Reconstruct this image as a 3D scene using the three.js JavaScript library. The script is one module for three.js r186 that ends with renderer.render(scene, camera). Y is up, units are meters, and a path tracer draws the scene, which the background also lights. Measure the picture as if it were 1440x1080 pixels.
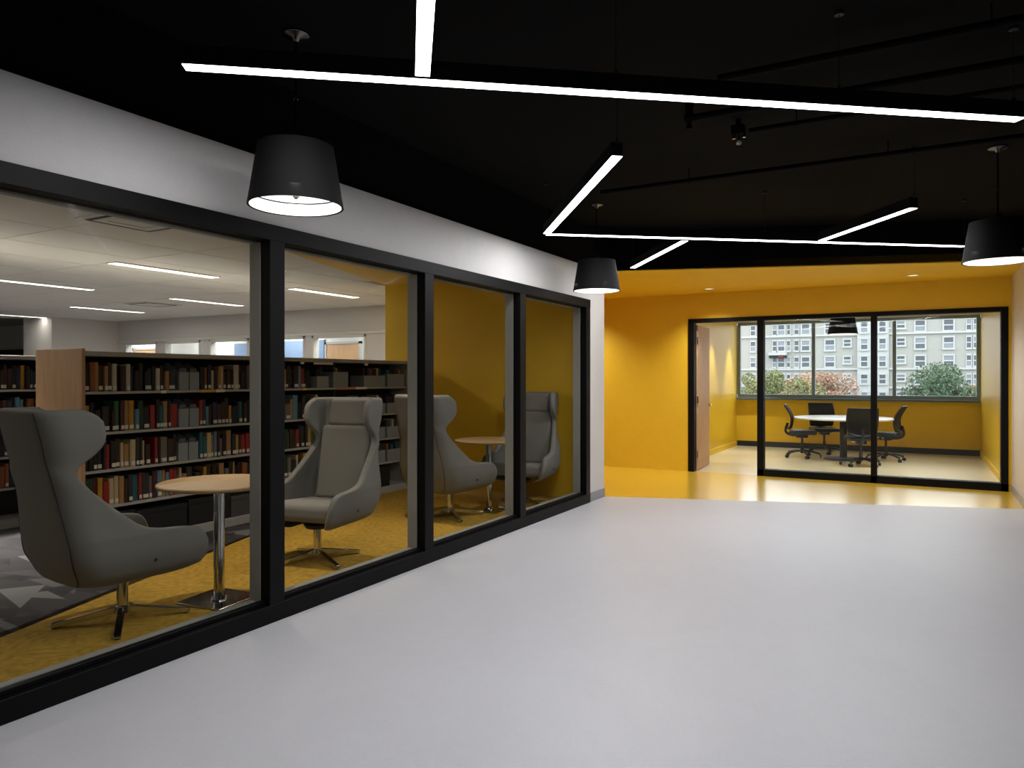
import * as THREE from 'three';
import { RoundedBoxGeometry } from 'three/addons/geometries/RoundedBoxGeometry.js';
import { mergeGeometries, mergeVertices, toCreasedNormals } from 'three/addons/utils/BufferGeometryUtils.js';
import { ImprovedNoise } from 'three/addons/math/ImprovedNoise.js';
import { RectAreaLightUniformsLib } from 'three/addons/lights/RectAreaLightUniformsLib.js';

// ------------------------------------------------------------------ camera, sky, lights, exposure
const scene = new THREE.Scene();
const F = 1021, CX = 720, CY = 531, EYE = 1.45;                // focal length and horizon in pixels of a 1440 x 1080 frame
const TURN = Math.atan((1292 - CX) / F), SN = Math.sin(TURN), CS = Math.cos(TURN);
const camera = new THREE.PerspectiveCamera(2 * Math.atan(540 / F) * 180 / Math.PI, 1440 / 1080, 0.05, 600);
camera.position.set(0, EYE, 0);
camera.rotation.y = TURN;
camera.setViewOffset(1440, 1080, 0, 540 - CY, 1440, 1080);
scene.add(camera);
scene.background = new THREE.Color(3.3, 3.45, 3.6);           // even overcast sky
const renderer = new THREE.WebGLRenderer({ antialias: true });
renderer.toneMapping = THREE.LinearToneMapping;
renderer.toneMappingExposure = 1.0;
renderer.shadowMap.enabled = true;
RectAreaLightUniformsLib.init();
const LINEAR_GLOW = 8, LINEAR_LIGHT = 61;                      // glow of the diffusers; light that leaves them
const PENDANT_LIGHT = 8, LIBRARY_LIGHT = 40, LIBRARY_SPOT = 62, OFFICE_LIGHT = 12, SPOT_LIGHT = 15, NOOK_SPOT = 12, MEETING_SPOT = 15;

// ------------------------------------------------------------------ helpers
let seed = 20240611;
const rnd = () => { seed = (seed + 0x6d2b79f5) | 0; let t = Math.imul(seed ^ (seed >>> 15), 1 | seed); t = (t + Math.imul(t ^ (t >>> 7), 61 | t)) ^ t; return ((t ^ (t >>> 14)) >>> 0) / 4294967296; };
const rr = (a, b) => a + (b - a) * rnd();
const ray = (px, py) => { const a = (px - CX) / F; return [-SN + a * CS, -(py - CY) / F, -CS - a * SN]; };
const onY = (px, py, y) => { const r = ray(px, py), t = (y - EYE) / r[1]; return [t * r[0], y, t * r[2]]; };
const onX = (px, py, x) => { const r = ray(px, py), t = x / r[0]; return [x, EYE + t * r[1], t * r[2]]; };
const onZ = (px, py, z) => { const r = ray(px, py), t = z / r[2]; return [t * r[0], EYE + t * r[1], z]; };
const used = {};
const numbered = (n) => { const k = used[n] = (used[n] ?? -1) + 1; return k ? n + '_' + String(k).padStart(3, '0') : n; };
const perlin = new ImprovedNoise();

function metreUV(g) {                                          // uv in metres from the face's main direction
  if (g.index) g = g.toNonIndexed();
  const p = g.attributes.position, n = g.attributes.normal, uv = new Float32Array(p.count * 2);
  for (let i = 0; i < p.count; i++) {
    const ax = Math.abs(n.getX(i)), ay = Math.abs(n.getY(i)), az = Math.abs(n.getZ(i));
    const [u, v] = ay >= ax && ay >= az ? [p.getX(i), p.getZ(i)] : ax >= az ? [p.getZ(i), p.getY(i)] : [p.getX(i), p.getY(i)];
    uv[2 * i] = u; uv[2 * i + 1] = v;
  }
  g.setAttribute('uv', new THREE.BufferAttribute(uv, 2));
  return g;
}
const box = (x0, x1, y0, y1, z0, z1) => new THREE.BoxGeometry(Math.abs(x1 - x0), Math.abs(y1 - y0), Math.abs(z1 - z0)).translate((x0 + x1) / 2, (y0 + y1) / 2, (z0 + z1) / 2);
const rbox = (x0, x1, y0, y1, z0, z1, r = 0.006, s = 2) => {
  const d = [Math.abs(x1 - x0), Math.abs(y1 - y0), Math.abs(z1 - z0)];
  return new RoundedBoxGeometry(...d, s, Math.min(r, Math.min(...d) * 0.49)).translate((x0 + x1) / 2, (y0 + y1) / 2, (z0 + z1) / 2);
};
const cyl = (r0, r1, h, y = 0, n = 24) => new THREE.CylinderGeometry(r0, r1, h, n).translate(0, y + h / 2, 0);   // r0 at the top
const lathe = (pts, n = 40) => new THREE.LatheGeometry(pts.map(([a, b]) => new THREE.Vector2(a, b)), n);
const tube = (pts, r, n = 12, seg = 6) => new THREE.TubeGeometry(new THREE.CatmullRomCurve3(pts.map((p) => new THREE.Vector3(...p))), n, r, seg);
function bar(a, b, r, n = 8) {                                  // a straight round bar
  const A = new THREE.Vector3(...a), B = new THREE.Vector3(...b), d = B.clone().sub(A);
  const g = new THREE.CylinderGeometry(r, r, d.length(), n);
  g.applyQuaternion(new THREE.Quaternion().setFromUnitVectors(new THREE.Vector3(0, 1, 0), d.clone().normalize()));
  return g.translate(...A.add(B).multiplyScalar(0.5).toArray());
}
function slab(pts, y0, y1) {                                    // a level plate over a polygon of [x, z] points
  const s = new THREE.Shape(pts.map(([x, z]) => new THREE.Vector2(x, -z)));
  return new THREE.ExtrudeGeometry(s, { depth: y1 - y0, bevelEnabled: false }).rotateX(-Math.PI / 2).translate(0, y0, 0);
}
const merge = (list) => { const any = list.some((g) => !g.index); return mergeGeometries(any ? list.map((g) => g.index ? g.toNonIndexed() : g) : list); };
function mesh(name, g, m, parent) {
  const o = new THREE.Mesh(Array.isArray(g) ? merge(g) : g, m);
  o.name = parent ? name : numbered(name); o.castShadow = o.receiveShadow = true;
  (parent ?? scene).add(o);
  return o;
}
function thing(name, label, category, at = [0, 0, 0], turn = 0, group) {
  const o = new THREE.Group(); o.name = numbered(name); o.position.set(...at); o.rotation.y = turn;
  o.userData = { label, category }; if (group) o.userData.group = group;
  scene.add(o); return o;
}
function tag(o, label, category, group) { Object.assign(o.userData, { label, category }); if (group) o.userData.group = group; return o; }
function struct(name, label, category) { const o = new THREE.Group(); o.name = numbered(name); o.userData = { kind: 'structure', label, category }; scene.add(o); return o; }
function copyOf(o, label, at, turn) {
  const c = o.clone(); c.name = numbered(o.name.replace(/_\d{3}$/, '')); c.userData = { ...o.userData, label };
  c.position.set(...at); c.rotation.y = turn; scene.add(c); return c;
}
function downLight(parent, w, d, y, power, x = 0, z = 0, color = 0xffffff) {
  const l = new THREE.RectAreaLight(color, power, w, d);
  l.position.set(x, y, z); l.rotation.x = -Math.PI / 2; l.castShadow = true; parent.add(l); return l;
}

function spotDown(parent, x, y, z, power, angle, blend, color, size) {
  const l = new THREE.SpotLight(color, power, 0, angle * Math.PI / 180, blend, 2);
  l.position.set(x, y, z); l.target.position.set(x, y - 2, z); l.shadow.radius = size; l.castShadow = true; parent.add(l, l.target);
}

// ------------------------------------------------------------------ textures and materials
function dataTex(n, fn, srgb = true) {
  const d = new Uint8Array(n * n * 4);
  for (let y = 0; y < n; y++) for (let x = 0; x < n; x++) { const c = fn(x / n, y / n), i = (y * n + x) * 4; for (let k = 0; k < 3; k++) d[i + k] = Math.max(0, Math.min(255, c[k] * 255)); d[i + 3] = 255; }
  const t = new THREE.DataTexture(d, n, n); t.wrapS = t.wrapT = THREE.RepeatWrapping; t.magFilter = THREE.LinearFilter; t.minFilter = THREE.LinearFilter;
  if (srgb) t.colorSpace = THREE.SRGBColorSpace; t.needsUpdate = true; return t;
}
const tileNoise = (u, v, f, s = 0) => { const a = 2 * Math.PI; const R = f / a; return perlin.noise(Math.cos(u * a) * R + 7 + s, Math.sin(u * a) * R + Math.cos(v * a) * R + 3, Math.sin(v * a) * R + s); };
const grey = (v) => [v, v, v];
const sized = (t, metres) => { const c = t.clone(); c.repeat.set(1 / metres, 1 / metres); c.needsUpdate = true; return c; };
const mottle = dataTex(256, (u, v) => grey(0.975 + 0.008 * tileNoise(u, v, 7) + 0.008 * tileNoise(u, v, 29, 5) + 0.02 * (rnd() - 0.5)));
const scuff = dataTex(256, (u, v) => grey(0.93 + 0.05 * tileNoise(u, v, 6, 3) + 0.05 * tileNoise(u, v, 23, 9)), false);
const pile = dataTex(256, (u, v) => grey(0.8 + 0.3 * (rnd() - 0.5) + 0.12 * tileNoise(u, v, 12, 2)));
const weave = dataTex(128, (u, v) => grey(0.5 + 0.25 * Math.sin(u * 2 * Math.PI * 32) * Math.sin(v * 2 * Math.PI * 32) + 0.25 * (rnd() - 0.5)), false);
const grain = dataTex(256, (u, v) => { const g = tileNoise(u, v * 0.12, 22) * 0.5 + tileNoise(u, v * 0.06, 90, 4) * 0.35; return [0.9 + 0.11 * g, 0.88 + 0.14 * g, 0.85 + 0.17 * g]; });
function carpetPrint() {                                        // dark carpet printed with pale slanting shards
  const c = document.createElement('canvas'); c.width = c.height = 1024; const g = c.getContext('2d');
  g.fillStyle = '#3c3c42'; g.fillRect(0, 0, 1024, 1024);
  for (let i = 0; i < 150; i++) {
    const x = rnd() * 1024, y = rnd() * 1024, w = rr(60, 220), h = rr(25, 90), s = rr(-60, 60);
    g.fillStyle = ['#2b2b31', '#33333a', '#494a50', '#5d5e62', '#74757a', '#2a2a30'][Math.floor(rnd() * 6)];
    for (const ox of [-1024, 0, 1024]) for (const oy of [-1024, 0, 1024]) { g.beginPath(); g.moveTo(x + ox, y + oy); g.lineTo(x + w + ox, y + s + oy); g.lineTo(x + w * 0.3 + ox, y + h + oy); g.fill(); }
  }
  const t = new THREE.CanvasTexture(c); t.wrapS = t.wrapT = THREE.RepeatWrapping; t.colorSpace = THREE.SRGBColorSpace; return t;
}
const M = (color, roughness, extra = {}) => new THREE.MeshPhysicalMaterial({ color, roughness, ...extra });
const yellowPaint = '#e3ba2e', m = {
  white: M('#d5d3d0', 0.7, { map: sized(mottle, 1.7) }),
  beige: M('#d3c9bd', 0.7, { map: sized(mottle, 1.7) }),
  black: M('#060607', 0.9, { specularIntensity: 0.4 }),
  ceilingBlack: M('#050505', 0.95, { specularIntensity: 0.3 }),
  frame: M('#050506', 0.55, { specularIntensity: 0.3, roughnessMap: sized(scuff, 0.6) }),
  frameGrey: M('#94948f', 0.5),
  yellow: M(yellowPaint, 0.55, { specularIntensity: 0.5, map: sized(mottle, 1.9) }),
  yellowSatin: M(yellowPaint, 0.28, { map: sized(mottle, 1.9) }),
  floorGrey: M('#bcbcc0', 0.44, { map: sized(mottle, 2.3) }),
  floorYellow: M(yellowPaint, 0.3, { ior: 1.9, clearcoat: 1, clearcoatRoughness: 0.2, map: sized(mottle, 2.3) }),
  floorMeeting: M('#e0d6b2', 0.3, { ior: 1.7, clearcoat: 0.8, clearcoatRoughness: 0.2, map: sized(mottle, 2.3) }),
  carpet: M('#ffffff', 0.95, { map: sized(carpetPrint(), 3.2), bumpMap: sized(pile, 0.25), bumpScale: 0.0014 }),
  carpetYellow: M('#dcb03c', 0.95, { map: sized(pile, 0.5), bumpMap: sized(pile, 0.25), bumpScale: 0.0014 }),
  charcoal: M('#2a2a2d', 0.8),
  base: M('#8d8f92', 0.5), baseDark: M('#1b1b1e', 0.5),
  glass: M('#eeeeec', 0.02, { transmission: 1, thickness: 0, ior: 1.5, specularIntensity: 0.015 }),
  clear: M('#fafcfc', 0.02, { transmission: 1, thickness: 0, ior: 1.5, specularIntensity: 0.25 }),
  fabric: M('#7d7c77', 0.9, { bumpMap: sized(weave, 0.06), bumpScale: 0.0008, sheen: 0.25, sheenRoughness: 0.6, sheenColor: new THREE.Color('#8a8a88') }),
  seam: M('#33322e', 0.9),
  chrome: M('#c9cacc', 0.12, { metalness: 1 }),
  wood: M('#d6ad84', 0.5, { map: sized(grain, 0.9) }),
  oakTop: M('#cdb086', 0.45, { map: sized(grain, 0.9) }),
  steel: M('#a9a9a6', 0.5), steelDark: M('#4b4a48', 0.6), panelDark: M('#1d1b1a', 0.8),
  bin: M('#8b949b', 0.6), binDark: M('#5f6468', 0.6),
  tile: M('#e9e6de', 0.9, { map: sized(mottle, 0.6) }), tee: M('#c2c0ba', 0.6),
  shade: M('#060607', 0.75, { specularIntensity: 0.35 }), shadeIn: M('#e8e8e6', 0.6),
  alu: M('#7c8a90', 0.4, { metalness: 0.4 }), sill: M('#55646e', 0.45),
  plastic: M('#17181a', 0.5), meshBlack: M('#111315', 0.8), tableWhite: M('#ecedee', 0.3),
  cable: M('#141414', 0.6), pipe: M('#040404', 0.8, { specularIntensity: 0.2 }), brass: M('#a5702a', 0.35, { metalness: 1 }), lens: M('#d9d9d6', 0.2),
  ivory: M('#d9d8d2', 0.6), blue: M('#7f95b5', 0.8),
};
const glow = (k, color = 0xffffff) => new THREE.MeshStandardMaterial({ color: 0xffffff, emissive: color, emissiveIntensity: k, roughness: 0.6 });
m.linearGlow = glow(LINEAR_GLOW); m.pendantGlow = glow(1.15); m.libraryGlow = glow(2.2); m.spotGlow = glow(1.1, 0xfff2dc); m.officeGlow = glow(1.1);

// ------------------------------------------------------------------ the room
const XG = -3.35, XR = 1.03, ZY = -11.14, ZBACK = 3.0, HC = 3.22, HS = 2.74, HF = 2.355;   // glazing, right wall, yellow wall, wall behind, ceiling, soffit, frame top
const SKEW = (x) => -8.28 - 0.335 * (x - XG);                   // where the yellow begins across the corridor
const PAINT = (z) => -4.466 + 0.347 * (z + 2.135);              // where the yellow ends in the library nook
const XLOB = 4.6, ZN = -7.97, XL = -22, XP = PAINT(ZN), ZFAR = -10.1;

const floor = struct('floor', 'glossy grey corridor floor with yellow far end, carpeted beyond the glass', 'floor');
mesh('grey_vinyl', metreUV(slab([[XG - 0.1, ZBACK], [XLOB, ZBACK], [XLOB, -8.82], [XR, -8.82], [XR, SKEW(XR)], [XG - 0.1, SKEW(XG - 0.1)]], -0.12, 0)), m.floorGrey, floor).userData.label = 'pale grey glossy vinyl';
mesh('yellow_vinyl', metreUV(slab([[XG - 0.1, SKEW(XG - 0.1)], [XR, SKEW(XR)], [XR, ZY - 0.05], [XP, ZY - 0.05], [XP, -8.28], [XG - 0.1, -8.28]], -0.12, 0)), m.floorYellow, floor).userData.label = 'yellow glossy vinyl';
mesh('meeting_vinyl', metreUV(box(-3.5, 1.1, -0.12, 0, ZY - 0.05, -16)), m.floorMeeting, floor);
mesh('yellow_carpet', metreUV(slab([[XG - 0.1, PAINT(0) > XG ? 0 : 1.1], [XG - 0.1, ZN], [XP, ZN], [PAINT(1.1), 1.1]], -0.12, 0)), m.carpetYellow, floor).userData.label = 'yellow carpet';
mesh('dark_carpet', metreUV(slab([[XL, ZBACK], [XG - 0.1, ZBACK], [XG - 0.1, 1.1], [PAINT(1.1), 1.1], [XP, ZN], [XP, ZFAR - 4], [XL, ZFAR - 4]], -0.12, 0)), m.carpet, floor).userData.label = 'dark grey carpet printed with pale shards';

const ceiling = struct('ceiling', 'matt black open corridor ceiling with yellow soffit beyond, tiled over the library', 'ceiling');
mesh('black_deck', box(XG - 0.3, XLOB + 0.12, HC, HC + 0.12, ZBACK + 0.1, -10.2), m.ceilingBlack, ceiling);
const fas = slab([[XG - 0.14, SKEW(XG - 0.14)], [XR + 0.1, SKEW(XR + 0.1)], [XR + 0.1, SKEW(XR + 0.1) - 0.1], [XG - 0.14, SKEW(XG - 0.14) - 0.1]], HS + 0.012, HC + 0.12);
mesh('black_fascia', fas, m.ceilingBlack, ceiling);
mesh('yellow_soffit', metreUV(slab([[XG - 0.12, SKEW(XG - 0.12)], [XR, SKEW(XR)], [XR, ZY - 0.1], [XP, ZY - 0.1], [XP, -8.28], [XG - 0.12, -8.28]], HS, HS + 0.1)), m.yellow, ceiling);
mesh('meeting_slab', box(-3.52, 1.12, HS, HS + 0.1, ZY - 0.1, -16.1), m.white, ceiling);
mesh('nook_panel', metreUV(slab([[XG - 0.12, 1.1], [XG - 0.12, ZN], [XP, ZN], [PAINT(1.1), 1.1]], 2.73, 2.79)), m.yellow, ceiling).userData.label = 'yellow painted ceiling of the glazed nook';
mesh('library_slab', box(XL - 0.1, XG - 0.1, 2.79, 2.9, ZBACK + 0.1, ZFAR - 4.1), m.tee, ceiling);

// tiled library ceiling: fixtures sit in the grid, so tiles leave them free
const fixtures = [];                                            // [x, z0, z1]
for (const x of [-7.83, -10.5, -13.3, -16.28]) for (const z of [0.46, -2.2, -4.86, -7.52]) fixtures.push([x, z, z - 1.38]);
const TW = 0.89, TL = 1.33;
const tileGeo = box(-TW / 2 + 0.006, TW / 2 - 0.006, 2.735, 2.765, -TL / 2 + 0.006, TL / 2 - 0.006);
const teeGeos = [];
for (let i = 0; i < 15; i++) for (let k = 0; k < 9; k++) {
  const x = -4.27 - i * TW, z = 1.1 - k * TL;
  if (x + TW / 2 > PAINT(z) + 0.6 && z < 1 && z > ZN + 0.5) continue;
  if (z < ZN && x > XP) continue;
  if (z < ZFAR + 0.5) continue;
  const t = mesh('ceiling_tile', tileGeo, m.tile, ceiling); t.position.set(x, 0, z);
}

// walls
const six = (px, nx, py, ny, pz, nz) => [px, nx, py, ny, pz, nz];
const wallLeft = struct('wall_left', 'white wall band above the black framed glazing', 'wall');
mesh('header', metreUV(box(XG - 0.12, XG, HF, HS, ZBACK, -8.28)), m.white, wallLeft);
mesh('upper_black', box(XG - 0.3, XG - 0.03, HS, HC, ZBACK, -8.4), m.ceilingBlack, wallLeft);
const pier = new THREE.Mesh(box(XG - 0.12, XG, 0, HF, -7.815, -8.28), six(m.white, m.yellow, m.white, m.white, m.white, m.yellow));
pier.name = 'pier'; pier.castShadow = pier.receiveShadow = true; wallLeft.add(pier);
const wallNook = struct('wall_nook', 'yellow end wall of the glazed library nook', 'wall');
const nook = new THREE.Mesh(box(XP, XG - 0.12, 0, HS, ZN, -8.28), six(m.white, m.yellow, m.white, m.white, m.yellow, m.yellow));
nook.name = 'end_wall'; nook.castShadow = nook.receiveShadow = true; wallNook.add(nook);
mesh('library_return', box(XP - 0.12, XP, 0, HS + 0.1, -8.28, ZY - 0.2), m.yellow, wallNook);
const wallRight = struct('wall_right', 'beige corridor side wall beside the yellow recess', 'wall');
mesh('painted_wall', metreUV(box(XR, XR + 0.12, 0, HC, -8.7, ZY - 0.12)), m.beige, wallRight);
mesh('added_dark_return', box(XR + 0.12, XLOB, 0, HC, -8.7, -8.82), m.charcoal, wallRight);  // unseen side opening with dark walls, added to keep glazing reflections dark
mesh('added_dark_wall', box(XLOB, XLOB + 0.12, 0, HC, ZBACK + 0.12, -8.82), m.charcoal, wallRight);
const wallBack = struct('wall_back', 'white wall closing the corridor and the library', 'wall');
mesh('painted_wall', metreUV(box(XL, XLOB, 0, HC, ZBACK, ZBACK + 0.12)), m.white, wallBack);
const wallYellow = struct('wall_far', 'yellow wall around the meeting room glazing', 'wall');
mesh('side_panel', metreUV(box(XP, -3.112, 0, HS, ZY, ZY - 0.12)), m.yellow, wallYellow);
mesh('edge_panel', metreUV(box(0.994, XR, 0, HS, ZY, ZY - 0.12)), m.yellow, wallYellow);
mesh('header', metreUV(box(-3.112, 0.994, HF, HS, ZY, ZY - 0.12)), m.yellow, wallYellow);
const wallLib = struct('wall_library', 'pale library walls with a row of windows into offices', 'wall');
mesh('left_wall', box(XL - 0.12, XL, 0, 2.9, ZBACK, ZFAR - 4), m.white, wallLib);
const baseL = struct('baseboard_left', 'grey skirting at the foot of the white pier', 'baseboard');
mesh('skirting', rbox(XG, XG + 0.012, 0, 0.105, -7.83, -8.28, 0.004), m.base, baseL);
const baseR = struct('baseboard_right', 'grey skirting along the beige wall', 'baseboard');
mesh('skirting', rbox(XR - 0.012, XR, 0, 0.105, -8.7, ZY + 0.02, 0.004), M('#a29f98', 0.5), baseR);

// ------------------------------------------------------------------ library glazing: window_1
const w1 = struct('window_1', 'black framed glazing between the corridor and the library nook', 'window');
const mull = [ZBACK - 0.02, -0.01 + 1.54, -0.01, -1.53, -3.09, -4.63, -6.17, -7.755];
mesh('bottom_rail', rbox(XG - 0.1, XG + 0.02, 0, 0.105, ZBACK, -7.815, 0.004), m.frame, w1);
mesh('bottom_lip', rbox(XG - 0.055, XG - 0.02, 0.105, 0.13, ZBACK, -7.8, 0.004), m.frame, w1);
mesh('top_rail', rbox(XG - 0.1, XG + 0.02, HF - 0.095, HF, ZBACK, -7.815, 0.004), m.frame, w1);
mesh('inner_sill', rbox(XG - 0.15, XG - 0.1, 0, 0.118, ZBACK, -7.815, 0.004), m.frameGrey, w1);
mesh('inner_head', rbox(XG - 0.15, XG - 0.1, HF - 0.105, HF, ZBACK, -7.815, 0.004), m.frameGrey, w1);
mull.forEach((z, i) => {
  mesh('mullion', rbox(XG - 0.06, XG + 0.018, 0.1, HF - 0.09, z - 0.058, z + 0.058, 0.004), m.frame, w1);
  mesh('inner_mullion', rbox(XG - 0.15, XG - 0.06, 0.1, HF - 0.1, z - 0.05, z + 0.062, 0.003), m.frameGrey, w1);
  if (i) mesh('pane', box(XG - 0.046, XG - 0.036, 0.105, HF - 0.09, mull[i - 1] - 0.055, z + 0.055), m.glass, w1).userData.label = 'clear glass pane';
});

// ------------------------------------------------------------------ meeting room
const w2 = struct('window_2', 'black framed glass partition of the meeting room', 'window');
const ZP0 = ZY + 0.02, ZP1 = ZY - 0.13;
mesh('top_rail', rbox(-3.112, 0.994, HF - 0.06, HF, ZP0, ZP1, 0.004), m.frame, w2);
mesh('bottom_rail', rbox(-2.083, 0.994, 0, 0.1, ZP0, ZP1, 0.004), m.frame, w2);
for (const [a, b] of [[-3.112, -3.02], [-2.083, -1.992], [-0.577, -0.5], [0.915, 0.994]]) mesh('mullion', rbox(a, b, 0, HF - 0.05, ZP0, ZP1, 0.004), m.frame, w2);
for (const [a, b] of [[-2.0, -0.57], [-0.51, 0.92]]) mesh('pane', box(a, b, 0.09, HF - 0.05, ZY - 0.05, ZY - 0.06), m.clear, w2).userData.label = 'clear glass pane';

const wallMeet = struct('wall_meeting', 'yellow side walls and window wall of the meeting room', 'wall');
mesh('left_wall', metreUV(box(-3.52, -3.4, 0, HS, ZY - 0.12, -16)), m.yellowSatin, wallMeet);
mesh('right_wall', metreUV(box(1.0, 1.12, 0, HS, ZY - 0.12, -16)), m.yellowSatin, wallMeet);
mesh('window_apron', metreUV(box(-3.4, 1.0, 0, 1.0, -15.9, -16.06)), m.yellow, wallMeet);
mesh('window_header', box(-3.4, 1.0, 2.62, HS, -15.9, -16.06), m.white, wallMeet);
const baseM = struct('baseboard_meeting', 'black skirting below the meeting room window', 'baseboard');
mesh('skirting', rbox(-3.4, 1.0, 0, 0.11, -15.885, -15.9, 0.004), m.baseDark, baseM);
mesh('side_skirting', rbox(0.985, 1.0, 0, 0.1, ZY - 0.14, -15.88, 0.004), m.yellow, baseM);
mesh('side_skirting', rbox(-3.4, -3.385, 0, 0.1, ZY - 0.14, -15.88, 0.004), m.yellow, baseM);

const w3 = struct('window_3', 'wide grey framed outside window of the meeting room', 'window');
mesh('sill', rbox(-3.38, 0.99, 0.99, 1.03, -15.78, -16.04, 0.006), m.sill, w3);
mesh('bottom_rail', rbox(-3.38, 0.99, 1.03, 1.1, -15.93, -16.03, 0.005), m.alu, w3);
mesh('top_rail', rbox(-3.38, 0.99, 2.56, 2.62, -15.93, -16.03, 0.005), m.alu, w3);
const xm = [-3.36, -1.876, -0.414, 0.965];
xm.forEach((x, i) => {
  mesh('mullion', rbox(x - 0.032, x + 0.032, 1.09, 2.57, -15.93, -16.03, 0.005), m.alu, w3);
  if (i) mesh('pane', box(xm[i - 1] + 0.03, x - 0.03, 1.09, 2.57, -15.98, -15.985), m.clear, w3);
});

const door = struct('door_1', 'open wooden door leaf swung back into the meeting room', 'door');
door.position.set(-3.02, 0, ZY - 0.13); door.rotation.y = Math.PI / 2 + 0.06;
mesh('leaf', metreUV(rbox(0.01, 0.94, 0.008, 2.27, -0.022, 0.022, 0.003)), m.wood, door);
const rose = mesh('handle', [cyl(0.026, 0.026, 0.02).rotateX(Math.PI / 2).translate(0.87, 1.0, 0.02), tube([[0.87, 1.0, 0.035], [0.87, 1.0, 0.065], [0.84, 1.0, 0.07], [0.75, 1.0, 0.07]], 0.009)], m.chrome, door);
for (const y of [0.25, 1.1, 2.02]) mesh('hinge', cyl(0.012, 0.012, 0.11, y - 0.05, 10).translate(-0.004, 0, 0.022), m.chrome, door);

// ------------------------------------------------------------------ library far wall and offices
const spans = [[-18.6, -17.4], [-17.1, -16.05], [-15.74, -14.59], [-14.34, -13.15], [-12.88, -11.69], [-11.45, -10.16], [-9.98, -8.66]];
mesh('header', box(XL, XP - 0.12, 2.24, 2.8, ZFAR, ZFAR - 0.12), m.white, wallLib);
mesh('apron', box(XL, XP - 0.12, 0, 0.95, ZFAR, ZFAR - 0.12), m.white, wallLib);
const w4 = struct('window_4', 'row of interior office windows in the far library wall', 'window');
mesh('ledge', rbox(XL, XP - 0.12, 2.24, 2.29, ZFAR + 0.03, ZFAR, 0.005), m.ivory, w4);
spans.forEach(([a, b], i) => {
  const left = i ? spans[i - 1][1] : XL;
  mesh('pier', box(left, a, 0.95, 2.24, ZFAR, ZFAR - 0.12), m.white, wallLib);
  for (const [x0, x1, y0, y1] of [[a, a + 0.05, 0.95, 2.24], [b - 0.05, b, 0.95, 2.24], [a, b, 2.19, 2.24], [a, b, 0.95, 1.0]]) mesh('window_frame', rbox(x0, x1, y0, y1, ZFAR + 0.012, ZFAR - 0.13, 0.004), m.ivory, w4);
  mesh('pane', box(a + 0.04, b - 0.04, 0.99, 2.2, ZFAR - 0.06, ZFAR - 0.065), m.clear, w4);
});
mesh('pier', box(-8.66, XP - 0.12, 0.95, 2.24, ZFAR, ZFAR - 0.12), m.white, wallLib);
mesh('office_back_wall', box(XL, XP - 0.12, 0, 2.9, -11.7, -11.82), m.white, wallLib);
mesh('office_side_wall', box(XP - 0.12, XP, 0, 2.9, ZY - 0.2, -11.82), m.white, wallLib);
mesh('office_slab', box(XL, XP - 0.12, 2.7, 2.79, ZFAR - 0.12, -11.7), m.white, ceiling);
mesh('column_wall', metreUV(box(-17.1, -16.0, 0, 2.79, -8.64, ZFAR)), m.white, wallLib);

// ------------------------------------------------------------------ linear lights hung below the black ceiling
function linearSegment(parent, a, b) {                          // a, b: ends [x, z] on the ground plan
  const L = Math.hypot(b[0] - a[0], b[1] - a[1]), g = new THREE.Group();
  g.name = 'segment'; g.position.set((a[0] + b[0]) / 2, 2.75, (a[1] + b[1]) / 2); g.rotation.y = -Math.atan2(b[1] - a[1], b[0] - a[0]);
  parent.add(g);
  mesh('housing', box(-L / 2, L / 2, 0.004, 0.085, -0.033, 0.033), m.black, g);
  mesh('light_diffuser', box(-L / 2 + 0.003, L / 2 - 0.003, 0, 0.004, -0.031, 0.031), m.linearGlow, g);
  downLight(g, L - 0.006, 0.06, -0.004, LINEAR_LIGHT * 0.83, 0, 0, 0xfbfbff);
}
function cable(parent, x, z, y0 = 2.83) { mesh('suspension_cable', [bar([x, y0, z], [x, HC, z], 0.0022, 6), cyl(0.009, 0.009, 0.03, y0, 8).translate(x, 0, z), cyl(0.022, 0.022, 0.018, HC - 0.018, 12).translate(x, 0, z)], m.cable, parent); }
const q = (px, py) => { const p = onY(px, py, 2.75); return [p[0], p[2]]; };
const lin1 = thing('linear_light', 'long suspended black linear lamp with a branch joining it at right angles', 'light');
const A0 = q(258, 95), A1 = q(1435, 169), A2 = q(594, 112), dirB = [0.607, 0.795];
linearSegment(lin1, A0, A1);
linearSegment(lin1, [A2[0] + dirB[0] * 0.033, A2[1] + dirB[1] * 0.033], [A2[0] + dirB[0] * 2.7, A2[1] + dirB[1] * 2.7]);
for (const t of [0.04, 0.47, 0.75, 0.99]) cable(lin1, A0[0] + (A1[0] - A0[0]) * t, A0[1] + (A1[1] - A0[1]) * t);
const lin2 = thing('linear_light', 'suspended black linear lamp bent at a corner, with two short side branches', 'light');
const B0 = q(768, 330), B1 = q(1356, 347), B2 = q(868, 220), B3 = q(965, 338), B4 = q(890, 377), B5 = q(1152, 340), B6 = q(1285, 293);
linearSegment(lin2, B0, B1);
for (const [s, e] of [[B0, B2], [B3, B4], [B5, B6]]) {
  const L = Math.hypot(e[0] - s[0], e[1] - s[1]), o = 0.033 / L;
  linearSegment(lin2, [s[0] + (e[0] - s[0]) * o, s[1] + (e[1] - s[1]) * o], e);
}
for (const p of [B2, B1, B4, B6, [(B0[0] + B1[0]) / 2, (B0[1] + B1[1]) / 2], B0]) cable(lin2, p[0], p[1]);

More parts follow.
